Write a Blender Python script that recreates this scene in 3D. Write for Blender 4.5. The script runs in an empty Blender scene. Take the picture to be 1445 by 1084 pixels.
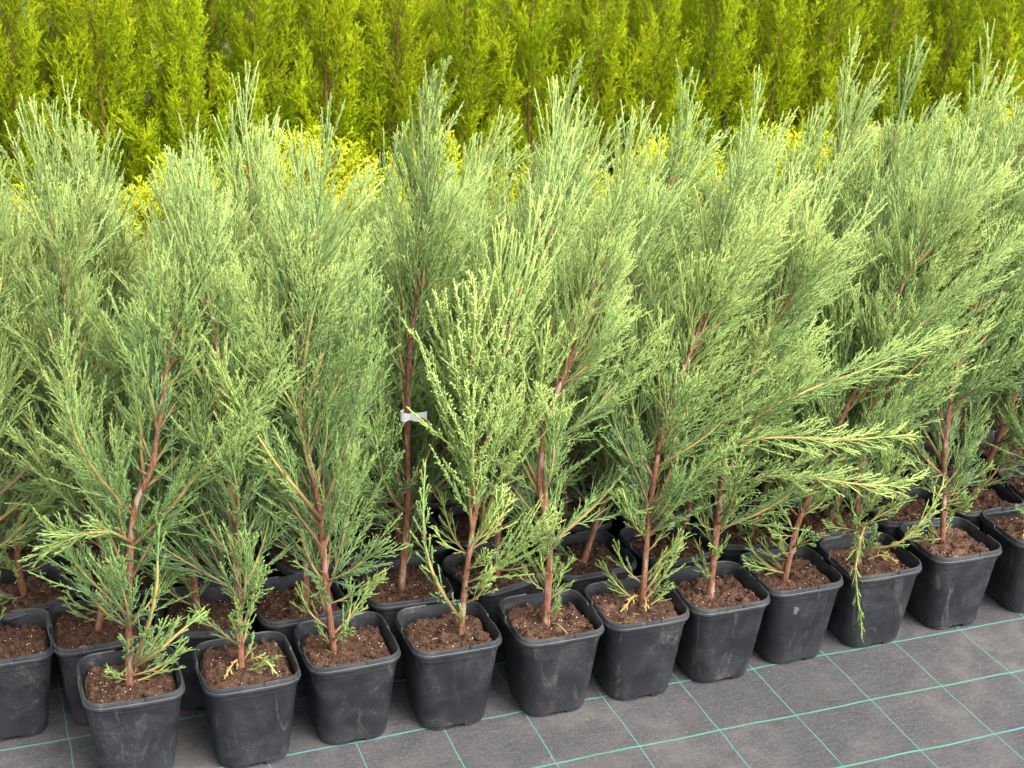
import bpy, math, random
import numpy as np
from mathutils import Matrix, Vector, noise

scene = bpy.context.scene
COL = scene.collection
RND = random.Random(11)
R = math.radians

# ------------------------------------------------------------------ camera
cam_data = bpy.data.cameras.new('camera')
cam_data.sensor_fit = 'HORIZONTAL'
cam_data.sensor_width = 36.0
cam_data.lens = 54.06
cam_data.clip_start = 0.05
cam_data.clip_end = 400.0
cam_data.dof.use_dof = True
cam_data.dof.focus_distance = 2.68
cam_data.dof.aperture_fstop = 11.0
cam = bpy.data.objects.new('camera', cam_data)
COL.objects.link(cam)
cam.matrix_world = Matrix(((0.93895, 0.104528, -0.327792, -1.735205),
                           (-0.342883, 0.36286, -0.866466, -2.102063),
                           (0.028373, 0.925962, 0.376549, 1.531861),
                           (0, 0, 0, 1)))
scene.camera = cam

# ------------------------------------------------------------------ light: bright thin overcast
SUN_EL, SUN_AZ = R(52), R(150)          # azimuth clockwise from +Y
world = bpy.data.worlds.new('World')
scene.world = world
world.use_nodes = True
wn, wl = world.node_tree.nodes, world.node_tree.links
wn.clear()
sky = wn.new('ShaderNodeTexSky')
sky.sky_type = 'NISHITA'
sky.sun_disc = False
sky.sun_elevation = SUN_EL
sky.sun_rotation = SUN_AZ
sky.air_density = 1.0
sky.dust_density = 4.0
hs = wn.new('ShaderNodeHueSaturation')
hs.inputs['Saturation'].default_value = 0.18
bg = wn.new('ShaderNodeBackground')
bg.inputs['Strength'].default_value = 0.15
wo = wn.new('ShaderNodeOutputWorld')
wl.new(sky.outputs[0], hs.inputs['Color'])
wl.new(hs.outputs[0], bg.inputs['Color'])
wl.new(bg.outputs[0], wo.inputs['Surface'])
sun_data = bpy.data.lights.new('sun', 'SUN')
sun_data.energy = 1.1
sun_data.angle = R(40)
sun_data.color = (1.0, 0.97, 0.92)
sun = bpy.data.objects.new('sun', sun_data)
COL.objects.link(sun)
sd = Vector((math.sin(SUN_AZ) * math.cos(SUN_EL), math.cos(SUN_AZ) * math.cos(SUN_EL), math.sin(SUN_EL)))
sun.rotation_euler = sd.to_track_quat('Z', 'Y').to_euler()
sun.location = sd * 20

vs = scene.view_settings
vs.view_transform = 'Standard'
vs.look = 'None'
vs.exposure = 2.1
vs.gamma = 1.0
vs.use_curve_mapping = False
scene.cycles.max_bounces = 6
scene.cycles.diffuse_bounces = 4
scene.cycles.glossy_bounces = 2
scene.cycles.transmission_bounces = 3

# ------------------------------------------------------------------ node helpers
def new_mat(name):
    m = bpy.data.materials.new(name)
    m.use_nodes = True
    nt = m.node_tree
    b = nt.nodes['Principled BSDF']
    return m, nt, b

def node(nt, t, **kw):
    n = nt.nodes.new(t)
    for k, v in kw.items():
        setattr(n, k, v)
    return n

def setin(n, **kw):
    for k, v in kw.items():
        n.inputs[k].default_value = v

def math_n(nt, op, a, b=None, clamp=False):
    n = nt.nodes.new('ShaderNodeMath')
    n.operation = op
    n.use_clamp = clamp
    for i, v in enumerate((a, b)):
        if v is None:
            continue
        if isinstance(v, (int, float)):
            n.inputs[i].default_value = v
        else:
            nt.links.new(v, n.inputs[i])
    return n.outputs[0]

def mixc(nt, fac, a, b, mode='MIX'):
    n = nt.nodes.new('ShaderNodeMix')
    n.data_type = 'RGBA'
    n.blend_type = mode
    n.clamp_factor = True
    for i, v in ((0, fac), (6, a), (7, b)):
        if isinstance(v, (int, float)):
            n.inputs[i].default_value = v
        elif isinstance(v, tuple):
            n.inputs[i].default_value = (*v, 1.0) if len(v) == 3 else v
        else:
            nt.links.new(v, n.inputs[i])
    return n.outputs[2]

def tex_noise(nt, vec, scale, detail=4, rough=0.55, dist=0.0):
    n = nt.nodes.new('ShaderNodeTexNoise')
    setin(n, Scale=scale, Detail=detail, Roughness=rough, Distortion=dist)
    if vec is not None:
        nt.links.new(vec, n.inputs['Vector'])
    return n.outputs['Fac']

def ramp(nt, fac, lo, hi):
    n = nt.nodes.new('ShaderNodeMapRange')
    n.clamp = True
    nt.links.new(fac, n.inputs[0])
    n.inputs[1].default_value = lo
    n.inputs[2].default_value = hi
    return n.outputs[0]

def mapping(nt, vec, scale, loc=None):
    n = nt.nodes.new('ShaderNodeMapping')
    nt.links.new(vec, n.inputs[0])
    n.inputs['Scale'].default_value = scale
    if loc is not None:
        nt.links.new(loc, n.inputs['Location'])
    return n.outputs[0]

def bump(nt, h, strength, dist, b):
    n = nt.nodes.new('ShaderNodeBump')
    setin(n, Strength=strength, Distance=dist)
    nt.links.new(h, n.inputs['Height'])
    nt.links.new(n.outputs[0], b.inputs['Normal'])

# ------------------------------------------------------------------ materials
CELL_X, CELL_Y = 0.15, 0.1558908
def make_fabric():
    m, nt, b = new_mat('woven_ground_fabric')
    tc = node(nt, 'ShaderNodeTexCoord').outputs['Object']
    big = tex_noise(nt, tc, 3.2, 4, 0.6)
    mid = tex_noise(nt, tc, 14, 5, 0.65)
    streak = tex_noise(nt, mapping(nt, tc, (150, 620, 1)), 1.0, 4, 0.7)
    streak2 = tex_noise(nt, mapping(nt, tc, (34, 130, 1)), 1.0, 4, 0.7)
    fine = tex_noise(nt, tc, 700, 2, 0.6)
    base = mixc(nt, streak, (0.013, 0.013, 0.0145), (0.046, 0.045, 0.047))
    base = mixc(nt, math_n(nt, 'MULTIPLY', ramp(nt, streak2, 0.42, 0.68), 0.55), base, (0.070, 0.064, 0.066))
    dust = math_n(nt, 'MULTIPLY', ramp(nt, big, 0.42, 0.62), ramp(nt, mid, 0.36, 0.62))
    base = mixc(nt, math_n(nt, 'MULTIPLY', dust, 0.85), base, (0.088, 0.080, 0.073))
    base = mixc(nt, math_n(nt, 'MULTIPLY', ramp(nt, mid, 0.52, 0.75), 0.3), base, (0.092, 0.083, 0.080))
    base = mixc(nt, ramp(nt, fine, 0.66, 0.80), base, (0.20, 0.18, 0.16))
    speck = nt.nodes.new('ShaderNodeTexVoronoi')
    setin(speck, Scale=42.0)
    nt.links.new(tc, speck.inputs['Vector'])
    sp = math_n(nt, 'LESS_THAN', speck.outputs['Distance'], 0.035)
    sp = math_n(nt, 'MULTIPLY', sp, math_n(nt, 'GREATER_THAN', mid, 0.5))
    grain = tex_noise(nt, tc, 190, 5, 0.8)
    base = mixc(nt, math_n(nt, 'MULTIPLY', ramp(nt, grain, 0.50, 0.66), 0.6), base, (0.094, 0.090, 0.090))
    base = mixc(nt, math_n(nt, 'MULTIPLY', ramp(nt, grain, 0.48, 0.34), 0.55), base, (0.018, 0.017, 0.018))
    base = mixc(nt, sp, base, (0.30, 0.27, 0.21))
    # green marker threads woven into the cloth
    wob = tex_noise(nt, tc, 5.0, 2, 0.5)
    wobs = math_n(nt, 'MULTIPLY', math_n(nt, 'SUBTRACT', wob, 0.5), 0.016)
    sep = node(nt, 'ShaderNodeSeparateXYZ')
    nt.links.new(tc, sep.inputs[0])
    def line(coord, cell, half):
        v = math_n(nt, 'ADD', math_n(nt, 'ADD', coord, wobs), cell * 0.5 + cell * 400)
        v = math_n(nt, 'ABSOLUTE', math_n(nt, 'SUBTRACT', math_n(nt, 'MODULO', v, cell), cell * 0.5))
        return math_n(nt, 'SUBTRACT', 1.0, ramp(nt, v, half * 0.75, half * 1.25))
    la = line(sep.outputs['Y'], CELL_Y, 0.0017)
    lb = line(sep.outputs['X'], CELL_X, 0.0010)
    dash = math_n(nt, 'MODULO', math_n(nt, 'ADD', sep.outputs['Y'], 40.0), 0.0052)
    dash = math_n(nt, 'ADD', math_n(nt, 'MULTIPLY', math_n(nt, 'LESS_THAN', dash, 0.0034), 0.55), 0.45)
    lb = math_n(nt, 'MULTIPLY', lb, dash)
    dirty = math_n(nt, 'SUBTRACT', 1.0, math_n(nt, 'MULTIPLY', ramp(nt, mid, 0.4, 0.8), 0.55))
    lines = math_n(nt, 'MULTIPLY', math_n(nt, 'MAXIMUM', la, lb), dirty)
    base = mixc(nt, lines, base, (0.055, 0.20, 0.165))
    nt.links.new(base, b.inputs['Base Color'])
    setin(b, Roughness=0.72)
    b.inputs['Specular IOR Level'].default_value = 0.35
    hgt = math_n(nt, 'ADD', math_n(nt, 'ADD', streak, math_n(nt, 'MULTIPLY', big, 1.4)), math_n(nt, 'MULTIPLY', lines, 0.3))
    bump(nt, hgt, 0.35, 0.003, b)
    return m

def make_plastic(dark=(0.0085, 0.0098, 0.0125), dusty=(0.038, 0.0385, 0.040)):
    m, nt, b = new_mat('black_pot_plastic')
    tc = node(nt, 'ShaderNodeTexCoord').outputs['Object']
    oi = node(nt, 'ShaderNodeObjectInfo')
    comb = node(nt, 'ShaderNodeCombineXYZ')
    nt.links.new(math_n(nt, 'MULTIPLY', oi.outputs['Random'], 37.0), comb.inputs[0])
    nt.links.new(math_n(nt, 'MULTIPLY', oi.outputs['Random'], 91.0), comb.inputs[1])
    v = mapping(nt, tc, (1, 1, 1), comb.outputs[0])
    n1 = tex_noise(nt, v, 16, 6, 0.62, 0.4)
    n2 = tex_noise(nt, v, 95, 4, 0.7)
    sm = tex_noise(nt, mapping(nt, tc, (26, 26, 7), comb.outputs[0]), 1.0, 5, 0.7, 1.2)
    sep = node(nt, 'ShaderNodeSeparateXYZ')
    nt.links.new(tc, sep.inputs[0])
    low = math_n(nt, 'SUBTRACT', 1.0, ramp(nt, sep.outputs['Z'], 0.004, 0.055))
    dust = math_n(nt, 'MULTIPLY', ramp(nt, n1, 0.42, 0.72), 0.50)
    dust = math_n(nt, 'ADD', dust, math_n(nt, 'MULTIPLY', math_n(nt, 'MULTIPLY', low, ramp(nt, n2, 0.25, 0.7)), 0.42))
    smear = math_n(nt, 'MULTIPLY', ramp(nt, sm, 0.56, 0.74), 0.85)
    smear = math_n(nt, 'MULTIPLY', smear, ramp(nt, n2, 0.3, 0.6))
    col = mixc(nt, dust, dark, dusty)
    col = mixc(nt, smear, col, (0.105, 0.097, 0.085))
    sv = nt.nodes.new('ShaderNodeTexVoronoi')
    setin(sv, Scale=150.0)
    nt.links.new(v, sv.inputs['Vector'])
    spot = math_n(nt, 'MULTIPLY', math_n(nt, 'LESS_THAN', sv.outputs['Distance'], 0.13), ramp(nt, n1, 0.5, 0.6))
    col = mixc(nt, math_n(nt, 'MULTIPLY', spot, 0.6), col, (0.12, 0.12, 0.125))
    # fine scuffs: thin bright lines where two warped noise fields cross
    sc = tex_noise(nt, mapping(nt, tc, (30, 30, 55), comb.outputs[0]), 1.0, 2, 0.5, 2.5)
    sc = math_n(nt, 'LESS_THAN', math_n(nt, 'ABSOLUTE', math_n(nt, 'SUBTRACT', sc, 0.5)), 0.006)
    sc = math_n(nt, 'MULTIPLY', sc, ramp(nt, n1, 0.48, 0.62))
    col = mixc(nt, math_n(nt, 'MULTIPLY', sc, 0.6), col, (0.10, 0.10, 0.105))
    nt.links.new(col, b.inputs['Base Color'])
    rg = math_n(nt, 'ADD', math_n(nt, 'MULTIPLY', n1, 0.3), 0.36)
    nt.links.new(rg, b.inputs['Roughness'])
    b.inputs['Specular IOR Level'].default_value = 0.36
    bump(nt, math_n(nt, 'ADD', n2, math_n(nt, 'MULTIPLY', n1, 2.0)), 0.22, 0.0018, b)
    return m

def make_soil():
    m, nt, b = new_mat('peat_soil')
    tc = node(nt, 'ShaderNodeTexCoord').outputs['Object']
    oi = node(nt, 'ShaderNodeObjectInfo')
    comb = node(nt, 'ShaderNodeCombineXYZ')
    nt.links.new(math_n(nt, 'MULTIPLY', oi.outputs['Random'], 53.0), comb.inputs[0])
    v = mapping(nt, tc, (1, 1, 1), comb.outputs[0])
    n1 = tex_noise(nt, v, 28, 5, 0.65)
    n2 = tex_noise(nt, v, 260, 5, 0.75)
    n3 = tex_noise(nt, v, 90, 4, 0.7)
    col = mixc(nt, ramp(nt, n2, 0.36, 0.66), (0.008, 0.0038, 0.0023), (0.105, 0.054, 0.034))
    col = mixc(nt, math_n(nt, 'MULTIPLY', ramp(nt, n3, 0.50, 0.70), 0.55), col, (0.155, 0.086, 0.056))
    dry = math_n(nt, 'MULTIPLY', ramp(nt, n1, 0.47, 0.68), ramp(nt, oi.outputs['Random'], 0.2, 0.9))
    col = mixc(nt, math_n(nt, 'MULTIPLY', dry, 0.7), col, (0.17, 0.095, 0.06))
    nt.links.new(col, b.inputs['Base Color'])
    setin(b, Roughness=0.95)
    b.inputs['Specular IOR Level'].default_value = 0.15
    bump(nt, n2, 0.9, 0.004, b)
    return m

def plain(name, col, rough=0.8, vary=0.35, scale=120):
    m, nt, b = new_mat(name)
    tc = node(nt, 'ShaderNodeTexCoord').outputs['Object']
    n1 = tex_noise(nt, tc, scale, 4, 0.65)
    lo = tuple(c * (1 - vary) for c in col)
    hi = tuple(min(1, c * (1 + vary)) for c in col)
    nt.links.new(mixc(nt, n1, lo, hi), b.inputs['Base Color'])
    setin(b, Roughness=rough)
    b.inputs['Specular IOR Level'].default_value = 0.25
    return m

def make_bark():
    m, nt, b = new_mat('flaking_red_brown_bark')
    tc = node(nt, 'ShaderNodeTexCoord').outputs['Object']
    oi = node(nt, 'ShaderNodeObjectInfo')
    comb = node(nt, 'ShaderNodeCombineXYZ')
    nt.links.new(math_n(nt, 'MULTIPLY', oi.outputs['Random'], 29.0), comb.inputs[2])
    v = mapping(nt, tc, (260, 260, 70), comb.outputs[0])
    n1 = tex_noise(nt, v, 1.0, 5, 0.7)
    n2 = tex_noise(nt, mapping(nt, tc, (70, 70, 22), comb.outputs[0]), 1.0, 3, 0.6)
    col = mixc(nt, ramp(nt, n1, 0.3, 0.7), (0.045, 0.018, 0.010), (0.27, 0.125, 0.068))
    col = mixc(nt, math_n(nt, 'MULTIPLY', ramp(nt, n2, 0.55, 0.66), 0.7), col, (0.34, 0.25, 0.19))
    col = mixc(nt, math_n(nt, 'MULTIPLY', ramp(nt, n2, 0.44, 0.32), 0.6), col, (0.21, 0.062, 0.034))
    nt.links.new(col, b.inputs['Base Color'])
    setin(b, Roughness=0.85)
    b.inputs['Specular IOR Level'].default_value = 0.2
    bump(nt, n1, 0.8, 0.003, b)
    return m

def make_twigwood():
    # slender limbs: brown where they leave the stem, straw-coloured towards the young end
    m, nt, b = new_mat('young_branch_bark')
    at = node(nt, 'ShaderNodeAttribute', attribute_name='tip')
    tc = node(nt, 'ShaderNodeTexCoord').outputs['Object']
    n1 = tex_noise(nt, mapping(nt, tc, (200, 200, 40)), 1.0, 4, 0.6)
    col = mixc(nt, ramp(nt, at.outputs['Fac'], 0.05, 0.4), (0.14, 0.078, 0.038), (0.40, 0.285, 0.09))
    col = mixc(nt, ramp(nt, at.outputs['Fac'], 0.5, 0.85), col, (0.35, 0.38, 0.12))
    col = mixc(nt, ramp(nt, n1, 0.35, 0.75), mixc(nt, 0.4, col, (0.05, 0.03, 0.02)), col)
    nt.links.new(col, b.inputs['Base Color'])
    setin(b, Roughness=0.7)
    b.inputs['Specular IOR Level'].default_value = 0.25
    return m

def make_leaf(name, old, mid, young, trans=0.15, rough=0.6):
    # object colour: R = how young and yellow the growth is (junipers: plus some painted crown light), G = paler / deeper plant
    m, nt, b = new_mat(name)
    at = node(nt, 'ShaderNodeAttribute', attribute_name='tip')
    oi = node(nt, 'ShaderNodeObjectInfo')
    sep = node(nt, 'ShaderNodeSeparateColor')
    nt.links.new(oi.outputs['Color'], sep.inputs[0])
    tc = node(nt, 'ShaderNodeTexCoord').outputs['Object']
    n1 = tex_noise(nt, tc, 55, 3, 0.6)
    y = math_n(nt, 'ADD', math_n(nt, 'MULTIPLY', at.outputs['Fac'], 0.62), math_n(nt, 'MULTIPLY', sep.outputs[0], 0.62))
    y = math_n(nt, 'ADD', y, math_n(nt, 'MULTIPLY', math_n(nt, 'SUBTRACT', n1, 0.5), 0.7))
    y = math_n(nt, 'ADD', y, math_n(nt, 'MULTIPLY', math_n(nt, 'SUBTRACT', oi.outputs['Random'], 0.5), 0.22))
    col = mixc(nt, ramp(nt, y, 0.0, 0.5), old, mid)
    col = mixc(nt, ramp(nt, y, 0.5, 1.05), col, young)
    hsv = node(nt, 'ShaderNodeHueSaturation')
    nt.links.new(col, hsv.inputs['Color'])
    nt.links.new(math_n(nt, 'ADD', math_n(nt, 'MULTIPLY', sep.outputs[1], 0.5), 0.75), hsv.inputs['Value'])
    nt.links.new(hsv.outputs[0], b.inputs['Base Color'])
    setin(b, Roughness=rough)
    b.inputs['Specular IOR Level'].default_value = 0.2
    if trans > 0:
        tr = node(nt, 'ShaderNodeBsdfTranslucent')
        nt.links.new(hsv.outputs[0], tr.inputs['Color'])
        mx = node(nt, 'ShaderNodeMixShader')
        mx.inputs[0].default_value = trans
        nt.links.new(b.outputs[0], mx.inputs[1])
        nt.links.new(tr.outputs[0], mx.inputs[2])
        nt.links.new(mx.outputs[0], nt.nodes['Material Output'].inputs['Surface'])
    return m

M_FABRIC = make_fabric()
M_PLASTIC = make_plastic()
M_RIM = make_plastic((0.016, 0.0175, 0.020), (0.062, 0.060, 0.058))
M_SOIL = make_soil()
M_BARK = make_bark()
M_TWIG = make_twigwood()
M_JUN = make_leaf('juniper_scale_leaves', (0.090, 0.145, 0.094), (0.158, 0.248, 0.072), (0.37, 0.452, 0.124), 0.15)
M_THU = make_leaf('thuja_scale_leaves', (0.100, 0.172, 0.001), (0.220, 0.318, 0.001), (0.46, 0.505, 0.005), 0.40)
M_GLO = make_leaf('golden_scale_leaves', (0.14, 0.19, 0.003), (0.32, 0.37, 0.007), (0.54, 0.57, 0.026), 0.25)
M_PERL = plain('white_perlite', (0.55, 0.50, 0.42), 0.8, 0.2)
M_CHIP = plain('tan_bark_chips', (0.20, 0.12, 0.06), 0.8, 0.4)
M_CLOD = plain('dark_peat_clods', (0.040, 0.019, 0.012), 0.95, 0.6, 300)
M_RUST = plain('rusty_orange_twigs', (0.17, 0.10, 0.025), 0.8, 0.4)
M_DEAD = plain('dry_straw_leaves', (0.30, 0.215, 0.075), 0.75, 0.3)
M_WHITE = plain('white_plastic_label', (0.80, 0.79, 0.77), 0.45, 0.05, 40)

# ------------------------------------------------------------------ mesh helpers
def np_mesh(name, V, F, mats, tip=None, mat_idx=None, smooth=True):
    me = bpy.data.meshes.new(name)
    V = np.asarray(V, dtype=np.float32)
    F = np.asarray(F, dtype=np.int32)
    me.vertices.add(len(V))
    me.vertices.foreach_set('co', V.ravel())
    me.loops.add(F.size)
    me.loops.foreach_set('vertex_index', F.ravel())
    me.polygons.add(len(F))
    k = F.shape[1]
    me.polygons.foreach_set('loop_start', np.arange(0, F.size, k, dtype=np.int32))
    try:
        me.polygons.foreach_set('loop_total', np.full(len(F), k, dtype=np.int32))
    except Exception:
        pass
    for m in mats:
        me.materials.append(m)
    if mat_idx is not None:
        me.polygons.foreach_set('material_index', np.asarray(mat_idx, dtype=np.int32))
    me.polygons.foreach_set('use_smooth', np.full(len(F), smooth))
    if tip is not None:
        a = me.attributes.new('tip', 'FLOAT', 'POINT')
        a.data.foreach_set('value', np.asarray(tip, dtype=np.float32))
    me.update(calc_edges=True)
    return me

def py_mesh(name, V, F, mats, smooth=True, idx=None):
    me = bpy.data.meshes.new(name)
    me.from_pydata(V, [], F)
    for m in mats:
        me.materials.append(m)
    for i, p in enumerate(me.polygons):
        p.use_smooth = smooth
        if idx is not None:
            p.material_index = idx[i]
    me.update()
    return me

def link(name, me, parent=None, mw=None, color=None):
    o = bpy.data.objects.new(name, me)
    COL.objects.link(o)
    if parent is not None:
        o.parent = parent
    if mw is not None:
        o.matrix_local = mw
    if color is not None:
        o.color = color
    return o

def tag(o, label, cat, group=None):
    o['label'] = label
    o['category'] = cat
    if group:
        o['group'] = group
    return o

def empty(name, loc, rz=0.0, tilt=(0, 0)):
    o = bpy.data.objects.new(name, None)
    o.empty_display_size = 0.05
    COL.objects.link(o)
    o.location = loc
    o.rotation_euler = (tilt[0], tilt[1], rz)
    return o

def unit(v):
    return v / (np.linalg.norm(v, axis=-1, keepdims=True) + 1e-12)

def perp(d):
    a = np.array([0.0, 0.0, 1.0]) if abs(d[2]) < 0.8 else np.array([1.0, 0.0, 0.0])
    p = np.cross(d, a)
    return p / np.linalg.norm(p)

class Foliage:
    """collects tubes (polyline axes) and spindles (scale-leaf cords) into one mesh"""
    def __init__(self):
        self.V, self.F, self.T, self.M = [], [], [], []
        self.n = 0
        self.sp = []          # long cords: p0, d, L, r, t0, t1, bend
        self.st = []          # short stubs
    def tube(self, P, rad, tips, mat, sides=4, cap=True):
        P = np.asarray(P, float)
        n = len(P)
        T = np.gradient(P, axis=0)
        T = unit(T)
        a = perp(T[0])
        ang = np.arange(sides) * 2 * math.pi / sides
        V = []
        for i in range(n):
            a = a - T[i] * np.dot(a, T[i])
            a = a / np.linalg.norm(a)
            b = np.cross(T[i], a)
            V.append(P[i] + rad[i] * (np.cos(ang)[:, None] * a + np.sin(ang)[:, None] * b))
        V = np.concatenate(V)
        F, M = [], []
        for i in range(n - 1):
            for k in range(sides):
                k2 = (k + 1) % sides
                q = (i * sides + k, i * sides + k2, (i + 1) * sides + k2, (i + 1) * sides + k)
                F += [(q[0], q[1], q[2]), (q[0], q[2], q[3])]
                M += [mat[i] if isinstance(mat, (list, tuple)) else mat] * 2
        t = np.repeat(np.asarray(tips, float), sides)
        if cap:
            V = np.concatenate([V, [P[-1] + T[-1] * rad[-1] * 1.6]])
            e = n * sides
            for k in range(sides):
                F.append(((n - 1) * sides + k, (n - 1) * sides + (k + 1) % sides, e))
                M.append(mat[-1] if isinstance(mat, (list, tuple)) else mat)
            t = np.append(t, tips[-1])
        self.V.append(V); self.T.append(t)
        self.F.append(np.array(F) + self.n); self.M.append(np.array(M))
        self.n += len(V)
    def flush(self, leaf_idx):
        def frames(d):
            a = np.cross(d, np.array([0.31, 0.87, 0.38]))
            a = unit(a)
            return a, np.cross(d, a)
        ang = np.array([0, 2.0944, 4.18879])
        if self.sp:
            p0, d, L, r, t0, t1, bd = [np.array(x, float) for x in zip(*self.sp)]
            a, b = frames(d)
            m = len(p0)
            ring = np.cos(ang)[None, :, None] * a[:, None, :] + np.sin(ang)[None, :, None] * b[:, None, :]
            V = np.zeros((m, 7, 3))
            V[:, 0:3] = p0[:, None] + ring * (r * 0.75)[:, None, None]
            mid = p0 + d * (L * 0.62)[:, None] + bd * 0.4
            V[:, 3:6] = mid[:, None] + ring * (r * 1.05)[:, None, None]
            V[:, 6] = p0 + d * L[:, None] + bd
            fl = np.array([(0, 1, 4), (0, 4, 3), (1, 2, 5), (1, 5, 4), (2, 0, 3), (2, 3, 5), (3, 4, 6), (4, 5, 6), (5, 3, 6)])
            F = (fl[None] + (np.arange(m) * 7)[:, None, None]).reshape(-1, 3) + self.n
            T = np.concatenate([np.repeat(t0[:, None], 3, 1), np.repeat((t0 * .4 + t1 * .6)[:, None], 3, 1), t1[:, None]], 1)
            self.V.append(V.reshape(-1, 3)); self.F.append(F); self.T.append(T.ravel())
            self.M.append(np.full(len(F), leaf_idx)); self.n += m * 7
        if self.st:
            p0, d, L, r, t0, t1 = [np.array(x, float) for x in zip(*self.st)]
            a, b = frames(d)
            m = len(p0)
            ring = np.cos(ang)[None, :, None] * a[:, None, :] + np.sin(ang)[None, :, None] * b[:, None, :]
            V = np.zeros((m, 4, 3))
            V[:, 0:3] = (p0 + d * (L * 0.35)[:, None])[:, None] + ring * r[:, None, None]
            V[:, 3] = p0 + d * L[:, None]
            fl = np.array([(0, 1, 3), (1, 2, 3), (2, 0, 3)])
            F = (fl[None] + (np.arange(m) * 4)[:, None, None]).reshape(-1, 3) + self.n
            T = np.concatenate([np.repeat(t0[:, None], 3, 1), t1[:, None]], 1)
            self.V.append(V.reshape(-1, 3)); self.F.append(F); self.T.append(T.ravel())
            self.M.append(np.full(len(F), leaf_idx)); self.n += m * 4
    def mesh(self, name, mats):
        self.flush(len(mats) - 1)
        return np_mesh(name, np.concatenate(self.V), np.concatenate(self.F), mats,
                       np.concatenate(self.T), np.concatenate(self.M))

def bez_axis(L, bend, wob, rng, n=10, a0=0.0):
    """axis in the local XZ plane: leaves along +Z tilted by a0, turns by -bend (towards -X, upwards when placed)"""
    P = [np.zeros(3)]
    ph, ph2 = rng.uniform(0, 6.28), rng.uniform(0, 6.28)
    for i in range(n):
        u = (i + 0.5) / n
        a = a0 - bend * u + wob * math.sin(u * 5 + ph)
        c = wob * math.sin(u * 4.3 + ph2)
        d = np.array([math.sin(a), math.sin(c), math.cos(a)])
        P.append(P[-1] + d / np.linalg.norm(d) * L / n)
    return np.array(P)

def sample(P, s):
    seg = np.linalg.norm(np.diff(P, axis=0), axis=1)
    cum = np.concatenate([[0], np.cumsum(seg)])
    s = min(max(s, 0), cum[-1] - 1e-6)
    i = min(int(np.searchsorted(cum, s, 'right')) - 1, len(seg) - 1)
    f = (s - cum[i]) / seg[i]
    T = (P[i + 1] - P[i]) / seg[i]
    return P[i] + (P[i + 1] - P[i]) * f, T

JUN = dict(sp2=0.0130, l2=0.150, l2tip=0.06, a2=(0.26, 0.56), sp3=0.0078, l3=0.036, l3tip=0.004, a3=(0.22, 0.50), sp4=0.0068,
           l4=0.0085, a4=(0.25, 0.6), r2=0.00105, r3=0.00086, r4=0.00078, flat=0.3, s0=0.06, r0=0.0016, woodto=0.68, whip=0.095, sweep=0.45, nub=0.0048)

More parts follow.
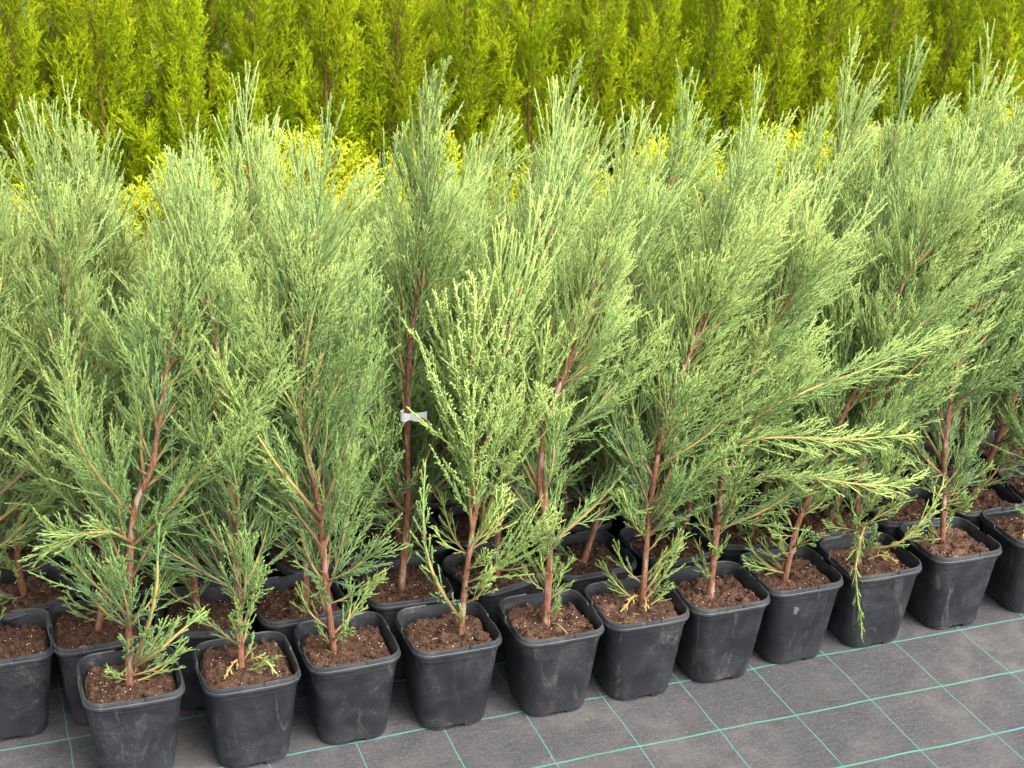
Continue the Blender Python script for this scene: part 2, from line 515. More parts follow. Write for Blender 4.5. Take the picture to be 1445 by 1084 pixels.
def branch_mesh(name, P, seed, mats=(M_TWIG, M_JUN), **kw):
    q = dict(JUN); q.update(kw)
    rng = random.Random(seed)
    fo = Foliage()
    L = float(np.linalg.norm(np.diff(P, axis=0), axis=1).sum())
    n = len(P)
    us = np.linspace(0, 1, n)
    fo.tube(P, [q['r0'] * (1 - u) ** 0.8 + 0.0012 for u in us], list(0.04 + us * 0.9),
            [0 if us[i] < q['woodto'] else 1 for i in range(n - 1)], 5)
    s = q['s0'] * L
    az = rng.uniform(0, 6.28)
    up = np.array([-0.35, 0.0, 0.9])
    while s < L - 0.004:
        u = s / L
        p, T = sample(P, s)
        a = perp(T); b = np.cross(T, a)
        az += 2.4 + rng.uniform(-0.6, 0.6)
        N = math.cos(az) * a + math.sin(az) * b
        al = rng.uniform(*q['a2']) * (1 - 0.25 * u)
        env = math.sin(min(1.0, (u - q['s0']) / 0.25 + 0.35) * math.pi / 2)
        l2 = (q['l2'] * (1 - u) ** 0.75 + q['l2tip']) * env * rng.uniform(0.4, 1.25)
        l2 = min(l2, (L - s) * 1.0 + q['whip'] * rng.uniform(0.4, 1.1))
        d0 = math.cos(al) * T + math.sin(al) * N
        d1 = unit(d0 + q['sweep'] * (T * 0.7 + up * 0.3) * rng.uniform(0.4, 1.2) + np.array([rng.gauss(0, .08) for _ in range(3)]))
        m2 = 5
        P2 = [p]
        for i in range(m2 - 1):
            w = (i + 0.5) / (m2 - 1)
            P2.append(P2[-1] + unit(d0 * (1 - w) + d1 * w) * l2 / (m2 - 1))
        P2 = np.array(P2)
        tb = 0.10 + 0.45 * u + rng.uniform(-0.06, 0.10)
        te = min(1.0, tb + 0.38)
        r2 = q['r2']
        fo.tube(P2, [r2 * .9, r2, r2 * 1.1, r2 * 1.15, r2 * .8], list(np.linspace(tb, te, m2)), 1, 3)
        S0 = np.cross(d0, N)
        nn = np.linalg.norm(S0)
        S0 = S0 / nn if nn > 1e-4 else perp(d0)
        if rng.random() > q['flat']:
            S0 = unit(math.cos(1.0) * S0 + math.sin(rng.uniform(-1.6, 1.6)) * np.cross(S0, d0))
        side = 1
        s3 = q['sp3'] * rng.uniform(0.8, 1.6)
        while s3 < l2 - 0.002:
            v = s3 / l2
            p3, T3 = sample(P2, s3)
            side = -side
            S = unit(S0 - T3 * np.dot(S0, T3))
            jit = rng.gauss(0, 0.55)
            S = math.cos(jit) * S + math.sin(jit) * np.cross(T3, S)
            be = rng.uniform(*q['a3'])
            d3 = math.cos(be) * T3 + side * math.sin(be) * S
            l3 = (q['l3'] * (1 - v) ** 0.85 + q['l3tip']) * rng.uniform(0.35, 1.3)
            t3 = tb + (te - tb) * v
            bd = (T3 * 0.25 + up * 0.10) * l3 * rng.uniform(0.2, 1.0)
            fo.sp.append((p3, d3, l3, q['r3'] * rng.uniform(0.85, 1.2), t3, min(1, t3 + 0.22), bd))
            if l3 > 0.008 and q['l4'] > 0:
                s4 = q['sp4'] * rng.uniform(0.7, 1.3)
                sd4 = 1
                while s4 < l3 * 0.95:
                    sd4 = -sd4
                    w4 = s4 / l3
                    p4 = p3 + d3 * s4 + bd * w4 * w4
                    S4 = np.cross(d3, S)
                    nn = np.linalg.norm(S4)
                    g = rng.uniform(-1.2, 1.2)
                    S4 = math.cos(g) * S + math.sin(g) * (S4 / nn if nn > 1e-4 else perp(d3))
                    de = rng.uniform(*q['a4'])
                    d4 = math.cos(de) * d3 + sd4 * math.sin(de) * S4
                    fo.st.append((p4, d4, q['l4'] * rng.uniform(0.7, 1.3), q['r4'], t3 + 0.1 * w4, min(1, t3 + 0.3)))
                    s4 += q['sp4'] * rng.uniform(0.7, 1.3)
            s3 += q['sp3'] * rng.uniform(0.65, 1.35)
        if q['nub'] > 0:                       # scale-leaf tufts that make the cord knobbly
            s4 = l2 * 0.25
            while s4 < l2 - 0.001:
                p4, T4 = sample(P2, s4)
                g = rng.uniform(0, 6.28)
                a4 = perp(T4)
                S4 = math.cos(g) * a4 + math.sin(g) * np.cross(T4, a4)
                t4 = tb + (te - tb) * s4 / l2
                fo.st.append((p4, math.cos(.55) * T4 + math.sin(.55) * S4, rng.uniform(.004, .0062), .00095, t4, min(1, t4 + .2)))
                s4 += q['nub'] * rng.uniform(0.6, 1.4)
        s += q['sp2'] * rng.uniform(0.6, 1.4)
    me = fo.mesh(name, list(mats))
    me['length'] = L
    return me

def place(p, d, roll_up=True, spin=0.0, scale=1.0):
    """matrix taking local Z to d and local -X towards world up"""
    z = Vector(d).normalized()
    upv = Vector((0, 0, 1))
    x = -(upv - z * upv.dot(z))
    if x.length < 1e-3:
        x = Vector((1, 0, 0))
    x.normalize()
    y = z.cross(x)
    m = Matrix((x, y, z)).transposed().to_4x4()
    m = m @ Matrix.Rotation(spin, 4, 'Z') @ Matrix.Scale(scale, 4)
    m.translation = Vector(p)
    return m

# ------------------------------------------------------------------ branch kits
rk = random.Random(5)
def kit(name, count, L, bend, seed, a0=0.0, wob=0.12, **kw):
    out = []
    for i in range(count):
        l = L * rk.uniform(0.88, 1.12)
        out.append(branch_mesh(name, bez_axis(l, bend * rk.uniform(0.6, 1.3), wob, rk, 10, a0), seed + i, **kw))
    return out

K_LONG = kit('juniper_plume_long', 5, 0.40, 0.45, 100, r0=0.0022)
K_MED = kit('juniper_plume', 5, 0.27, 0.40, 120)
K_SHORT = kit('juniper_plume_short', 4, 0.16, 0.30, 140, l2=0.085, r0=0.0014, sp2=0.011)
K_LEAD = kit('juniper_leader', 4, 0.24, 0.05, 160, wob=0.07, a2=(0.28, 0.55), l2=0.105, l2tip=0.05, whip=0.10, sweep=0.5, woodto=0.3, s0=0.02, r0=0.0018, sp2=0.017, l3=0.015, r2=0.0012, sp3=0.008)
K_LOW = kit('juniper_basal_twig', 4, 0.11, 0.5, 180, l2=0.052, l2tip=0.016, sp2=0.010, sp3=0.0070, l3=0.017, l4=0.005, sp4=0.0055, r0=0.0010, whip=0.02, s0=0.15)
K_BUD = kit('juniper_knobbly_plume', 4, 0.26, 0.40, 200, l3=0.020, sp3=0.0065, l4=0.0052, sp4=0.0040, a4=(0.8, 1.35), r3=0.0013, r4=0.00165, whip=0.03)
TH = dict(mats=(M_RUST, M_THU), flat=0.95, nub=0, sp2=0.0095, l2=0.060, l2tip=0.035, a2=(0.4, 0.8), sp3=0.0068, l3=0.022, l3tip=0.007, a3=(0.35, 0.7),
          sp4=0.0085, l4=0.010, a4=(0.4, 0.8), r3=0.0012, r4=0.0011, r0=0.0010, sweep=0.35, whip=0.04, s0=0.08, woodto=0.45)
K_THU = kit('thuja_plume', 6, 0.30, 0.22, 300, **TH)
K_THUTOP = kit('thuja_leader', 3, 0.26, 0.03, 320, wob=0.05, **{**TH, 'a2': (0.35, 0.6), 'l2': 0.06})
GL = dict(mats=(M_RUST, M_GLO), flat=0.95, nub=0, sp2=0.009, l2=0.055, l2tip=0.04, a2=(0.5, 0.95), sp3=0.0060, l3=0.020, a3=(0.5, 0.9),
          sp4=0.0055, l4=0.008, a4=(0.5, 0.9), r3=0.0017, r4=0.0017, r0=0.002, sweep=0.3, whip=0.03, s0=0.35, woodto=0.8)
K_GLO = kit('globe_thuja_spray', 5, 0.185, 0.25, 340, **GL)

# ------------------------------------------------------------------ pots and soil
def rs_loop(h, r, corner=7, marks=(0.013, 0.0155)):
    """rounded-square outline, list of (x, y, side_offset or None)"""
    pts = []
    for k in range(4):
        c, s = math.cos(k * math.pi / 2), math.sin(k * math.pi / 2)
        e = h - r
        bow = 0.0012
        us = sorted({-e * 0.999, -marks[1], -marks[0], 0.0, marks[0], marks[1]})
        loc = [(u, -h - bow * (1 - (u / e) ** 2), u) for u in us]
        for i in range(corner):
            a = -math.pi / 2 + (i / corner) * math.pi / 2
            loc.append((e + r * math.cos(a), -e + r * math.sin(a), None))
        pts += [(x * c - y * s, x * s + y * c, m) for x, y, m in loc]
    return pts

def ring_mesh(name, profile, mats, notch=None, closed=False, cap_bottom=False):
    """profile: list of (half, radius, z); notch(z_index, side_offset, z) -> z"""
    V, F = [], []
    n = None
    for j, (h, r, z) in enumerate(profile):
        lp = rs_loop(h, r)
        n = len(lp)
        for x, y, m in lp:
            V.append((x, y, notch(j, m, z) if notch else z))
    J = len(profile)
    for j in range(J if closed else J - 1):
        j2 = (j + 1) % J
        for i in range(n):
            i2 = (i + 1) % n
            F.append((j * n + i, j * n + i2, j2 * n + i2, j2 * n + i))
    if cap_bottom:
        F.append(tuple(reversed(range(n))))
    me = py_mesh(name, V, F, mats, True)
    me.set_sharp_from_angle(angle=R(26))
    return me

POT_H = 0.170
def make_pot():
    prof = [(0.0535, 0.028, 0.008), (0.0550, 0.029, 0.0015), (0.0562, 0.030, 0.0018), (0.0566, 0.030, 0.0060), (0.0582, 0.030, 0.0085), (0.0586, 0.030, 0.0125),
            (0.0640, 0.030, 0.060), (0.0695, 0.029, 0.115), (0.0722, 0.0285, 0.1430), (0.0732, 0.0285, 0.1445), (0.0738, 0.0285, 0.1570),
            (0.0726, 0.028, 0.1600), (0.0715, 0.028, 0.1560), (0.0690, 0.028, 0.115), (0.0560, 0.028, 0.020)]
    def notch(j, m, z):
        if m is not None and abs(m) <= 0.0135 and j in (1, 2, 3):
            return 0.0075
        return z
    me = ring_mesh('pot_body', prof, [M_PLASTIC], notch, cap_bottom=True)
    rim = [(0.0739, 0.0285, 0.1555), (0.0778, 0.030, 0.1560), (0.0787, 0.031, 0.1575), (0.0787, 0.031, 0.1612), (0.0776, 0.030, 0.1622),
           (0.0772, 0.030, 0.1665), (0.0764, 0.030, 0.1690), (0.0748, 0.029, 0.1697), (0.0734, 0.028, 0.1680), (0.0722, 0.028, 0.1590)]
    def slot(j, m, z):
        if m is not None and abs(m) <= 0.0135 and j in (5, 6, 7):
            return 0.1625
        return z
    rme = ring_mesh('pot_rim', rim, [M_RIM], slot, closed=True)
    return me, rme
POT_ME, RIM_ME = make_pot()

def soil_mesh(seed):
    rng = random.Random(seed)
    N = 34
    off = Vector((seed * 3.1, seed * 1.7, 0))
    V, F = [], []
    base = 0.150 + rng.uniform(-0.004, 0.004)
    half = rng.uniform(0.0675, 0.0698)
    tx, ty = rng.uniform(-0.05, 0.05), rng.uniform(-0.05, 0.05)
    for j in range(N):
        for i in range(N):
            u, v = i / (N - 1) * 2 - 1, j / (N - 1) * 2 - 1
            k = 0.86 + 0.14 * (1 - min(abs(u), abs(v)) ** 4)
            x, y = u * half * k, v * half * k
            e = max(abs(u), abs(v))
            p = Vector((x, y, 0)) + off
            z = base + tx * x + ty * y
            z += 0.0060 * noise.noise(p * 32) + 0.0062 * noise.noise(p * 85) + 0.0045 * noise.noise(p * 200)
            z += max(0, noise.noise(p * 60 + Vector((9, 9, 9))) - 0.15) * 0.020
            z -= 0.008 * max(0, (e - 0.90) / 0.10) ** 1.5
            V.append((x, y, z))
    for j in range(N - 1):
        for i in range(N - 1):
            F.append((j * N + i, j * N + i + 1, (j + 1) * N + i + 1, (j + 1) * N + i))
    me = py_mesh('soil_surface', V, F, [M_SOIL], True)
    # loose bits lying on it
    GV, GF, GI = [], [], []
    ico = [(0, 0, 1), (0.9, 0, -0.1), (0.2, 0.9, 0), (-0.8, 0.5, 0.1), (-0.7, -0.6, 0), (0.3, -0.9, 0.1), (0, 0, -1)]
    icf = [(0, 1, 2), (0, 2, 3), (0, 3, 4), (0, 4, 5), (0, 5, 1), (6, 2, 1), (6, 3, 2), (6, 4, 3), (6, 5, 4), (6, 1, 5)]
    def bit(sx, sy, sz, mi):
        i, j = rng.randrange(2, N - 2), rng.randrange(2, N - 2)
        c = V[j * N + i]
        a = rng.uniform(0, 6.28)
        o = len(GV)
        for x, y, z in ico:
            x, y, z = x * sx * rng.uniform(.7, 1.2), y * sy * rng.uniform(.7, 1.2), z * sz
            GV.append((c[0] + x * math.cos(a) - y * math.sin(a), c[1] + x * math.sin(a) + y * math.cos(a), c[2] + z + sz * 0.4))
        for f in icf:
            GF.append(tuple(o + q for q in f)); GI.append(mi)
    for _ in range(38):
        r = rng.uniform(0.0005, 0.0014)
        bit(r, r, r, 0)
    for _ in range(60):
        bit(rng.uniform(0.001, 0.005), rng.uniform(0.0005, 0.0013), 0.0005, 1)
    for _ in range(150):
        r = rng.uniform(0.001, 0.0052) * rng.uniform(.6, 1.2)
        bit(r, r, r * 0.8, 2)
    for _ in range(9):
        bit(rng.uniform(0.004, 0.010), 0.0011, 0.0009, 3)
    gm = py_mesh('soil_grit', GV, GF, [M_PERL, M_CHIP, M_CLOD, M_DEAD], False, GI)
    return me, gm
SOILS = [soil_mesh(s) for s in range(1, 9)]

# ------------------------------------------------------------------ trunks
def smooth_path(pts, n=26):
    P = [np.array(p, float) for p in pts]
    P = [2 * P[0] - P[1]] + P + [2 * P[-1] - P[-2]]
    out = []
    m = len(P) - 3
    for k in range(n):
        t = k / (n - 1) * m
        i = min(int(t), m - 1)
        f = t - i
        a, b, c, d = P[i], P[i + 1], P[i + 2], P[i + 3]
        out.append(0.5 * ((2 * b) + (-a + c) * f + (2 * a - 5 * b + 4 * c - d) * f * f + (-a + 3 * b - 3 * c + d) * f ** 3))
    return np.array(out)

def trunk_mesh(P, r0, r1, seed, mat=M_BARK, name='trunk_mesh'):
    rng = random.Random(seed)
    fo = Foliage()
    n = len(P)
    rad = []
    for i in range(n):
        u = i / (n - 1)
        rad.append((r0 * (1 - u) ** 0.85 + r1) * rng.uniform(0.90, 1.14) * (1.25 if i == 0 else 1.0))
    fo.tube(P, rad, [0.0] * n, 0, 9)
    for _ in range(12):                      # snags and cut twig stubs
        i = rng.randrange(3, n - 3)
        az = rng.uniform(0, 6.28)
        d = unit(np.array([math.cos(az), math.sin(az), 0.7]))
        l = rng.uniform(0.008, 0.022)
        fo.tube([P[i], P[i] + d * l], [rad[i] * 0.4 + 0.0006, 0.0010], [0, 0], 0, 4)
    V = np.concatenate(fo.V); F = np.concatenate(fo.F)
    me = np_mesh(name, V, F, [mat])
    return me

# ------------------------------------------------------------------ plants
def add_pot(root, seed, grit=True):
    rng = random.Random(seed * 7 + 3)
    rz = rng.choice((0, 1, 2, 3)) * math.pi / 2
    p = link('pot', POT_ME, root, Matrix.Rotation(rz, 4, 'Z'))
    link('rim', RIM_ME, p)
    sm, gm = SOILS[seed % len(SOILS)]
    rz2 = rng.choice((0, 1, 2, 3)) * math.pi / 2
    s = link('soil', sm, root, Matrix.Rotation(rz2, 4, 'Z'))
    if grit:
        g = link('soil_grit', gm, s)
        g['kind'] = 'stuff'
    return p

def lerp(a, b, t):
    return a + (b - a) * t

LABEL_P = Vector((-1.045, .200, .492))
LABEL_Q = LABEL_P + (Vector((-1.735, -2.102, 1.532)) - LABEL_P).normalized() * 0.42
def crowds_label(p, d, ln, x, y):
    p = Vector(p) + Vector((x, y, 0))
    d = Vector(d).normalized()
    up = Vector((0, 0, 1))
    for k in range(9):
        u = k / 8
        c = p + (d * (1 - .25 * u) + up * .25 * u).normalized() * ln * u
        ax = LABEL_Q - LABEL_P
        f = max(0, min(1, (c - LABEL_P).dot(ax) / ax.length_squared))
        if (c - LABEL_P - ax * f).length < .045:
            return True
    return False

def juniper(x, y, path, seed, yel=0.35, val=0.5, lean=0.10, trunk_me=None, low=0.6, nb=40, bud=False, rz=0.0, tilt=0.012,
            fat=1.0, side_bias=0.0, extra=()):
    rng = random.Random(seed)
    root = empty('potted_juniper', (x, y, 0), rz, (rng.uniform(-tilt, tilt), rng.uniform(-tilt, tilt)))
    add_pot(root, seed)
    P = path
    if trunk_me is None:
        trunk_me = trunk_mesh(P, rng.uniform(0.0037, 0.0046), 0.0020, seed)
    link('trunk', trunk_me, root)
    L = float(np.linalg.norm(np.diff(P, axis=0), axis=1).sum())
    ztop = P[-1][2]
    az = rng.uniform(0, 6.28)
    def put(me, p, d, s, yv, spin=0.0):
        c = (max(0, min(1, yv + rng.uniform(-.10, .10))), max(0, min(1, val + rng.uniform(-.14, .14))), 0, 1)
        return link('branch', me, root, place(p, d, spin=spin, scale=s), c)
    # small basal twigs
    for _ in range(int(round(low * 23))):
        s = rng.uniform(0.012, 0.19)
        p, T = sample(P, s)
        a = rng.uniform(0, 6.28)
        el = rng.uniform(0.6, 1.45)
        d = (math.cos(a) * math.sin(el), math.sin(a) * math.sin(el), math.cos(el))
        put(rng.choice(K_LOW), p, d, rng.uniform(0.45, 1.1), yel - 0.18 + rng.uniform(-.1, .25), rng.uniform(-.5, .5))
    # limbs
    for i in range(nb):
        t = (i + rng.random()) / nb
        s = 0.10 + (L - 0.16) * t ** 0.92
        p, T = sample(P, s)
        az += 2.4 + rng.uniform(-0.5, 0.5)
        ca, sa = math.cos(az), math.sin(az)
        face = -sa                                   # towards the path side of the block
        if face > 0.25 and rng.random() < 0.55:
            continue
        ang = lerp(0.80, 0.38, min(1, t * 1.2)) * rng.uniform(0.6, 1.35)
        ln = lerp(0.36, 0.12, t ** 0.9) * rng.uniform(0.5, 1.35) * fat
        if t < 0.10:
            ln *= 0.6
        if face > 0.45:
            ln *= 0.75
        hor = Vector((ca * math.sin(ang) + lean * (0.4 + 0.9 * t) + side_bias * (1 - t), sa * math.sin(ang), 0))
        d = Vector(T) * math.cos(ang) + hor
        if crowds_label(p, d, ln, x, y):
            continue
        if bud:
            me = rng.choice(K_BUD) if ln > 0.15 or rng.random() < 0.6 else rng.choice(K_SHORT)
        elif ln > 0.31:
            me = rng.choice(K_LONG)
        elif ln > 0.19:
            me = rng.choice(K_MED)
        else:
            me = rng.choice(K_SHORT)
        sc = max(0.55, min(1.3, ln / me['length']))
        put(me, p, d, sc, yel + 0.45 * (t - 0.42), rng.uniform(-0.5, 0.5))  # height gradient: real yellower growth plus some top light put into the colour
    # leader and its companions
    for k in range(4):
        me = rng.choice(K_LEAD)
        p, T = sample(P, L - (0.015 if k == 0 else rng.uniform(0.03, 0.14)))
        d = Vector(T) + (Vector((0, 0, 0)) if k == 0 else Vector((rng.uniform(-.3, .3) + lean * 0.5, rng.uniform(-.3, .3), 0)))
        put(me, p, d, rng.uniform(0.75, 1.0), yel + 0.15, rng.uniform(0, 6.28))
    for pts, sd, yv, kw in extra:
        Pe = smooth_path([(a - x, b - y, c) for a, b, c in pts], 12)
        me = branch_mesh('juniper_shoot', Pe, sd, **kw)
        link('branch', me, root, None, (yv, val, 0, 1))
    return root

def local(pts, x, y, ztop=0.80):
    """trunk line through the given world points, rooted in the soil of the pot at x, y"""
    p0 = pts[0]
    q = [(p0[0] - x, p0[1] - y, 0.135)] + [(a - x, b - y, c) for a, b, c in pts[1:]]
    P = smooth_path(q, 34)
    return P[P[:, 2] < ztop]

# ------------------------------------------------------------------ ground
gm = py_mesh('ground_sheet', [(-70, -70, 0), (70, -70, 0), (70, 70, 0), (-70, 70, 0)], [(0, 1, 2, 3)], [M_FABRIC], False)
ground = link('ground', gm)
ground['kind'] = 'structure'

# ------------------------------------------------------------------ front row
FRONT = [
 # x, y, trunk points, yel, val, lean, low, options, label
 (-1.554, .056, [(-1.557, .056, .216), (-1.544, .056, .36), (-1.53, .056, .462), (-1.505, .05, .518), (-1.49, .05, .592), (-1.47, .05, .704), (-1.457, .056, .785), (-1.446, .056, .886), (-1.437, .056, .96)],
  .26, .55, .12, .7, dict(extra=[
   ([(-1.541, .05, .405), (-1.574, .02, .442), (-1.615, .01, .448), (-1.651, .01, .436), (-1.676, .01, .420)], 901, .6, dict(l2=.05, l2tip=.03, s0=.1, r0=.002, sp2=.008)),
   ([(-1.547, .04, .20), (-1.526, .02, .27), (-1.511, .01, .336), (-1.506, .01, .395), (-1.501, .01, .45)], 902, .12, dict(l2=.05, l2tip=.02, s0=.05, r0=.0025, sp2=.013, sp3=.0075, l3=.020, l4=.0052)),
   ([(-1.545, .04, .19), (-1.515, .0, .235), (-1.475, -.01, .275), (-1.44, -.01, .30)], 903, .10, dict(l2=.04, l2tip=.02, s0=.08, r0=.0018, sp2=.012, sp3=.0075, l3=.018))]),
  'juniper at the open end of the front row with an arching yellow side shoot'),
 (-1.369, .041, [(-1.377, .041, .176), (-1.375, .045, .3), (-1.374, .045, .388), (-1.377, .045, .463), (-1.382, .05, .56), (-1.387, .05, .699), (-1.393, .055, .81), (-1.394, .055, .917), (-1.397, .055, .95)],
  .28, .5, .06, .5, dict(), 'slim straight juniper in second pot of the front row, yellow withered sprig on its soil'),
 (-1.198, .055, [(-1.218, .055, .167), (-1.229, .055, .27), (-1.236, .055, .413), (-1.251, .055, .514), (-1.263, .055, .612), (-1.26, .055, .716), (-1.239, .055, .816), (-1.226, .055, .924), (-1.209, .055, .97)],
  .28, .52, .14, .5, dict(extra=[
   ([(-1.236, .05, .40), (-1.278, .01, .475), (-1.316, .0, .536), (-1.358, .0, .622), (-1.389, .0, .69)], 905, .40, dict(l2=.085, s0=.22, r0=.0028))]),
  'front row juniper with a long tan limb slanting away from its stem, crumbly dry soil'),
 (-1.026, .044, [(-1.003, .044, .161), (-.997, .045, .236), (-.984, .045, .354), (-.961, .045, .531), (-.938, .045, .676), (-.91, .045, .768), (-.88, .045, .83)],
  .62, .85, .08, .4, dict(bud=True, nb=36, extra=[
   ([(-1.010, .03, .185), (-1.055, .0, .265), (-1.081, -.005, .34), (-1.087, -.005, .418), (-1.084, -.005, .50)], 906, .12, dict(l2=.045, l2tip=.02, s0=.06, r0=.0026, sp2=.011, l3=.017, a4=(.8, 1.3), r4=.0014, l4=.005))]),
  'pale knobbly yellow-green juniper in the front row with a bushy side stem'),
 (-.846, .028, [(-.854, .028, .171), (-.852, .03, .302), (-.873, .03, .411), (-.868, .03, .526), (-.835, .03, .622), (-.797, .03, .739), (-.77, .03, .843), (-.731, .03, .94)],
  .42, .55, .26, .8, dict(), 'front row juniper with kinked red-brown stem next to the pale knobbly one'),
 (-.684, .028, [(-.671, .028, .16), (-.668, .03, .314), (-.66, .03, .435), (-.644, .03, .524), (-.612, .03, .623), (-.587, .03, .708), (-.569, .03, .804), (-.553, .03, .90)],
  .42, .55, .32, .6, dict(), 'front row juniper with straw-coloured dead sprig beside a dark clod on its soil'),
 (-.522, .035, [(-.534, .036, .177), (-.531, .036, .332), (-.523, .036, .481), (-.492, .036, .582), (-.464, .036, .682), (-.418, .036, .778), (-.381, .036, .861), (-.342, .036, .92)],
  .44, .55, .40, .4, dict(extra=[
   ([(-.528, .03, .43), (-.529, -.02, .478), (-.462, -.05, .490), (-.364, -.06, .476), (-.28, -.06, .471), (-.222, -.06, .468)], 911, .62, dict(l2=.075, l2tip=.03, s0=.1, r0=.0017, sp2=.010, a2=(.35, .7))),
   ([(-.530, .03, .36), (-.487, -.03, .411), (-.404, -.06, .410), (-.317, -.07, .390), (-.244, -.07, .380), (-.192, -.07, .392)], 912, .66, dict(l2=.06, l2tip=.03, s0=.12, r0=.0017, sp2=.010, a2=(.3, .65))),
   ([(-.522, .03, .46), (-.485, -.02, .53), (-.41, -.04, .572), (-.317, -.05, .60), (-.183, -.05, .645)], 913, .45, dict(l2=.12, s0=.08, r0=.0020))]),
  'leaning front row juniper throwing two long yellow shoots out sideways'),
 (-.362, .05, [(-.373, .05, .165), (-.358, .05, .25), (-.333, .05, .326), (-.304, .05, .42), (-.26, .05, .525), (-.212, .05, .653), (-.181, .05, .742), (-.153, .05, .83)],
  .38, .5, .42, .7, dict(extra=[
   ([(-.27, .03, .50), (-.235, -.02, .62), (-.169, -.05, .70), (-.11, -.06, .76), (-.055, -.06, .80)], 914, .45, dict(l2=.12, s0=.08, r0=.0020))]),
  'strongly slanting front row juniper in a pot marked by a whitish splash'),
 (-.19, .055, [(-.21, .055, .173), (-.233, .055, .309), (-.231, .055, .409), (-.206, .055, .53), (-.166, .055, .661), (-.127, .055, .787), (-.123, .055, .89)],
  .36, .5, .36, .6, dict(extra=[
   ([(-.212, .04, .235), (-.255, -.01, .262), (-.288, -.045, .225), (-.285, -.055, .165), (-.272, -.055, .115), (-.262, -.055, .070)], 915, .45, dict(l2=.028, l2tip=.014, s0=.1, r0=.0016, sp2=.008, l3=.014)),
   ([(-.208, .045, .185), (-.17, .0, .215), (-.125, -.01, .265), (-.095, -.01, .33)], 916, .30, dict(l2=.045, l2tip=.02, s0=.1, r0=.0016, sp2=.010, l3=.016))]),
  'front row juniper with one twig drooping down over the face of its pot'),
 (-.004, .065, [(-.018, .064, .166), (-.034, .064, .277), (-.044, .064, .352), (-.047, .064, .467), (-.037, .064, .591), (-.019, .064, .711), (-.009, .064, .828), (-.015, .064, .93)],
  .28, .5, .14, .9, dict(), 'upright front row juniper whose stem forks into limbs low down, clear of neighbours'),
 (.190, .070, None, .34, .5, .08, .6, dict(), 'front row juniper beyond the upright one with the low fork'),
]
GR_FRONT = 'potted junipers of the front row'
def rand_path(rng, lean, h):
    x, y = rng.uniform(-.012, .012), rng.uniform(-.012, .012)
    pts = [(x, y, 0.135)]
    k = rng.uniform(-.02, .02)
    for i in range(1, 7):
        u = i / 6
        pts.append((x + lean * 0.42 * u ** 1.4 + rng.uniform(-.012, .012) + k * math.sin(u * 5), y + rng.uniform(-.018, .018) + 0.02 * u, 0.135 + (h - 0.135) * u))
    return smooth_path(pts, 26)

FRONT_OBJ = []
FTOP = [.80, .80, .84, .72, .80, .78, .80, .76, .78, .80, .8]
for i, (x, y, pts, yel, val, lean, low, opt, label) in enumerate(FRONT):
    path = local(pts, x, y, FTOP[i]) if pts else rand_path(random.Random(77), lean, 0.80)
    o = juniper(x, y, path, 40 + i, yel, val, lean, low=low, rz=0.0, **opt)
    tag(o, label, 'juniper', GR_FRONT)
    FRONT_OBJ.append((o, x, y))

# ------------------------------------------------------------------ rows behind
TRUNKS = []
for k in range(8):
    rp = random.Random(600 + k)
    TRUNKS.append({})
    for li, ln in enumerate((0.05, 0.22, 0.36)):
        p = rand_path(rp, ln, rp.uniform(0.62, 0.85) - (0, .04, .08)[li])
        TRUNKS[k][li] = (p, trunk_mesh(p, 0.0042, 0.0019, 700 + k * 3 + li))
ROWNAME = ['second', 'third', 'fourth', 'fifth']
rows = []
r1x = [-1.736, -1.583, -1.408, -1.245, -1.056, -.880, -.700, -.530, -.360, -.185, -.01, .165, .335]
rows.append([(xx, (.235 if xx < -1.5 else .218) + RND.uniform(-.004, .006)) for xx in r1x])
for r in range(1, 4):
    yy = .222 + .170 * r
    x0 = -1.76 + RND.uniform(0, .08)
    n = int((2.15 + .22 * r) / .172)
    rows.append([(x0 + .172 * k + RND.uniform(-.004, .004), yy + RND.uniform(-.004, .004)) for k in range(n)])
BEHIND = ['at the open end, its whole pot uncovered by any front pot', 'standing behind the front one with the arching yellow shoot',
          'standing behind the slim straight front one', 'standing behind the front one with the slanting tan limb', '',
          'standing behind the kink-stemmed front one', 'standing behind the front one with the dead sprig and dark clod',
          'standing behind the front one with two long yellow shoots', 'standing behind the strongly slanting front one',
          'standing behind the front one with the drooping twig', 'standing behind the upright low-forked front one',
          'standing behind the front one that follows the upright low-forked one', 'standing past the end pot that follows the upright low-forked one']
TAGGED = [(-1.06, .218, .214), (-1.052, .21, .325), (-1.055, .21, .473), (-1.053, .21, .603), (-1.041, .21, .69), (-1.03, .21, .799), (-1.023, .21, .93)]
for r, row in enumerate(rows):
    for k, (x, y) in enumerate(row):
        sd = 1000 + r * 50 + k
        rg = random.Random(sd)
        li = 0 if x < -1.05 else (1 if x < -.65 or x > -.05 else 2)
        lean = (0.10, 0.26, 0.38)[li]
        label = 'potted juniper in the %s row back from the open fabric' % ROWNAME[r]
        grp = 'potted junipers of the %s row' % ROWNAME[r]
        if r == 0 and k == 4:
            o = juniper(x, y, local(TAGGED, x, y), sd, .34, .42, .06, low=.3)
            label = 'second row juniper with bare dark stem wearing a white label strip'
        else:
            path, tm = TRUNKS[rg.randrange(8)][li]
            o = juniper(x, y, path, sd, .36 + rg.uniform(-.12, .14), .5 + rg.uniform(-.2, .2), lean, trunk_me=tm,
                        low=rg.uniform(.2, .8) if r < 2 else .1, rz=rg.uniform(-.35, .35), nb=(38, 32, 28, 28)[r])
        if r == 0 and k != 4:
            label = 'second row juniper ' + BEHIND[k]
        tag(o, label, 'juniper', grp)

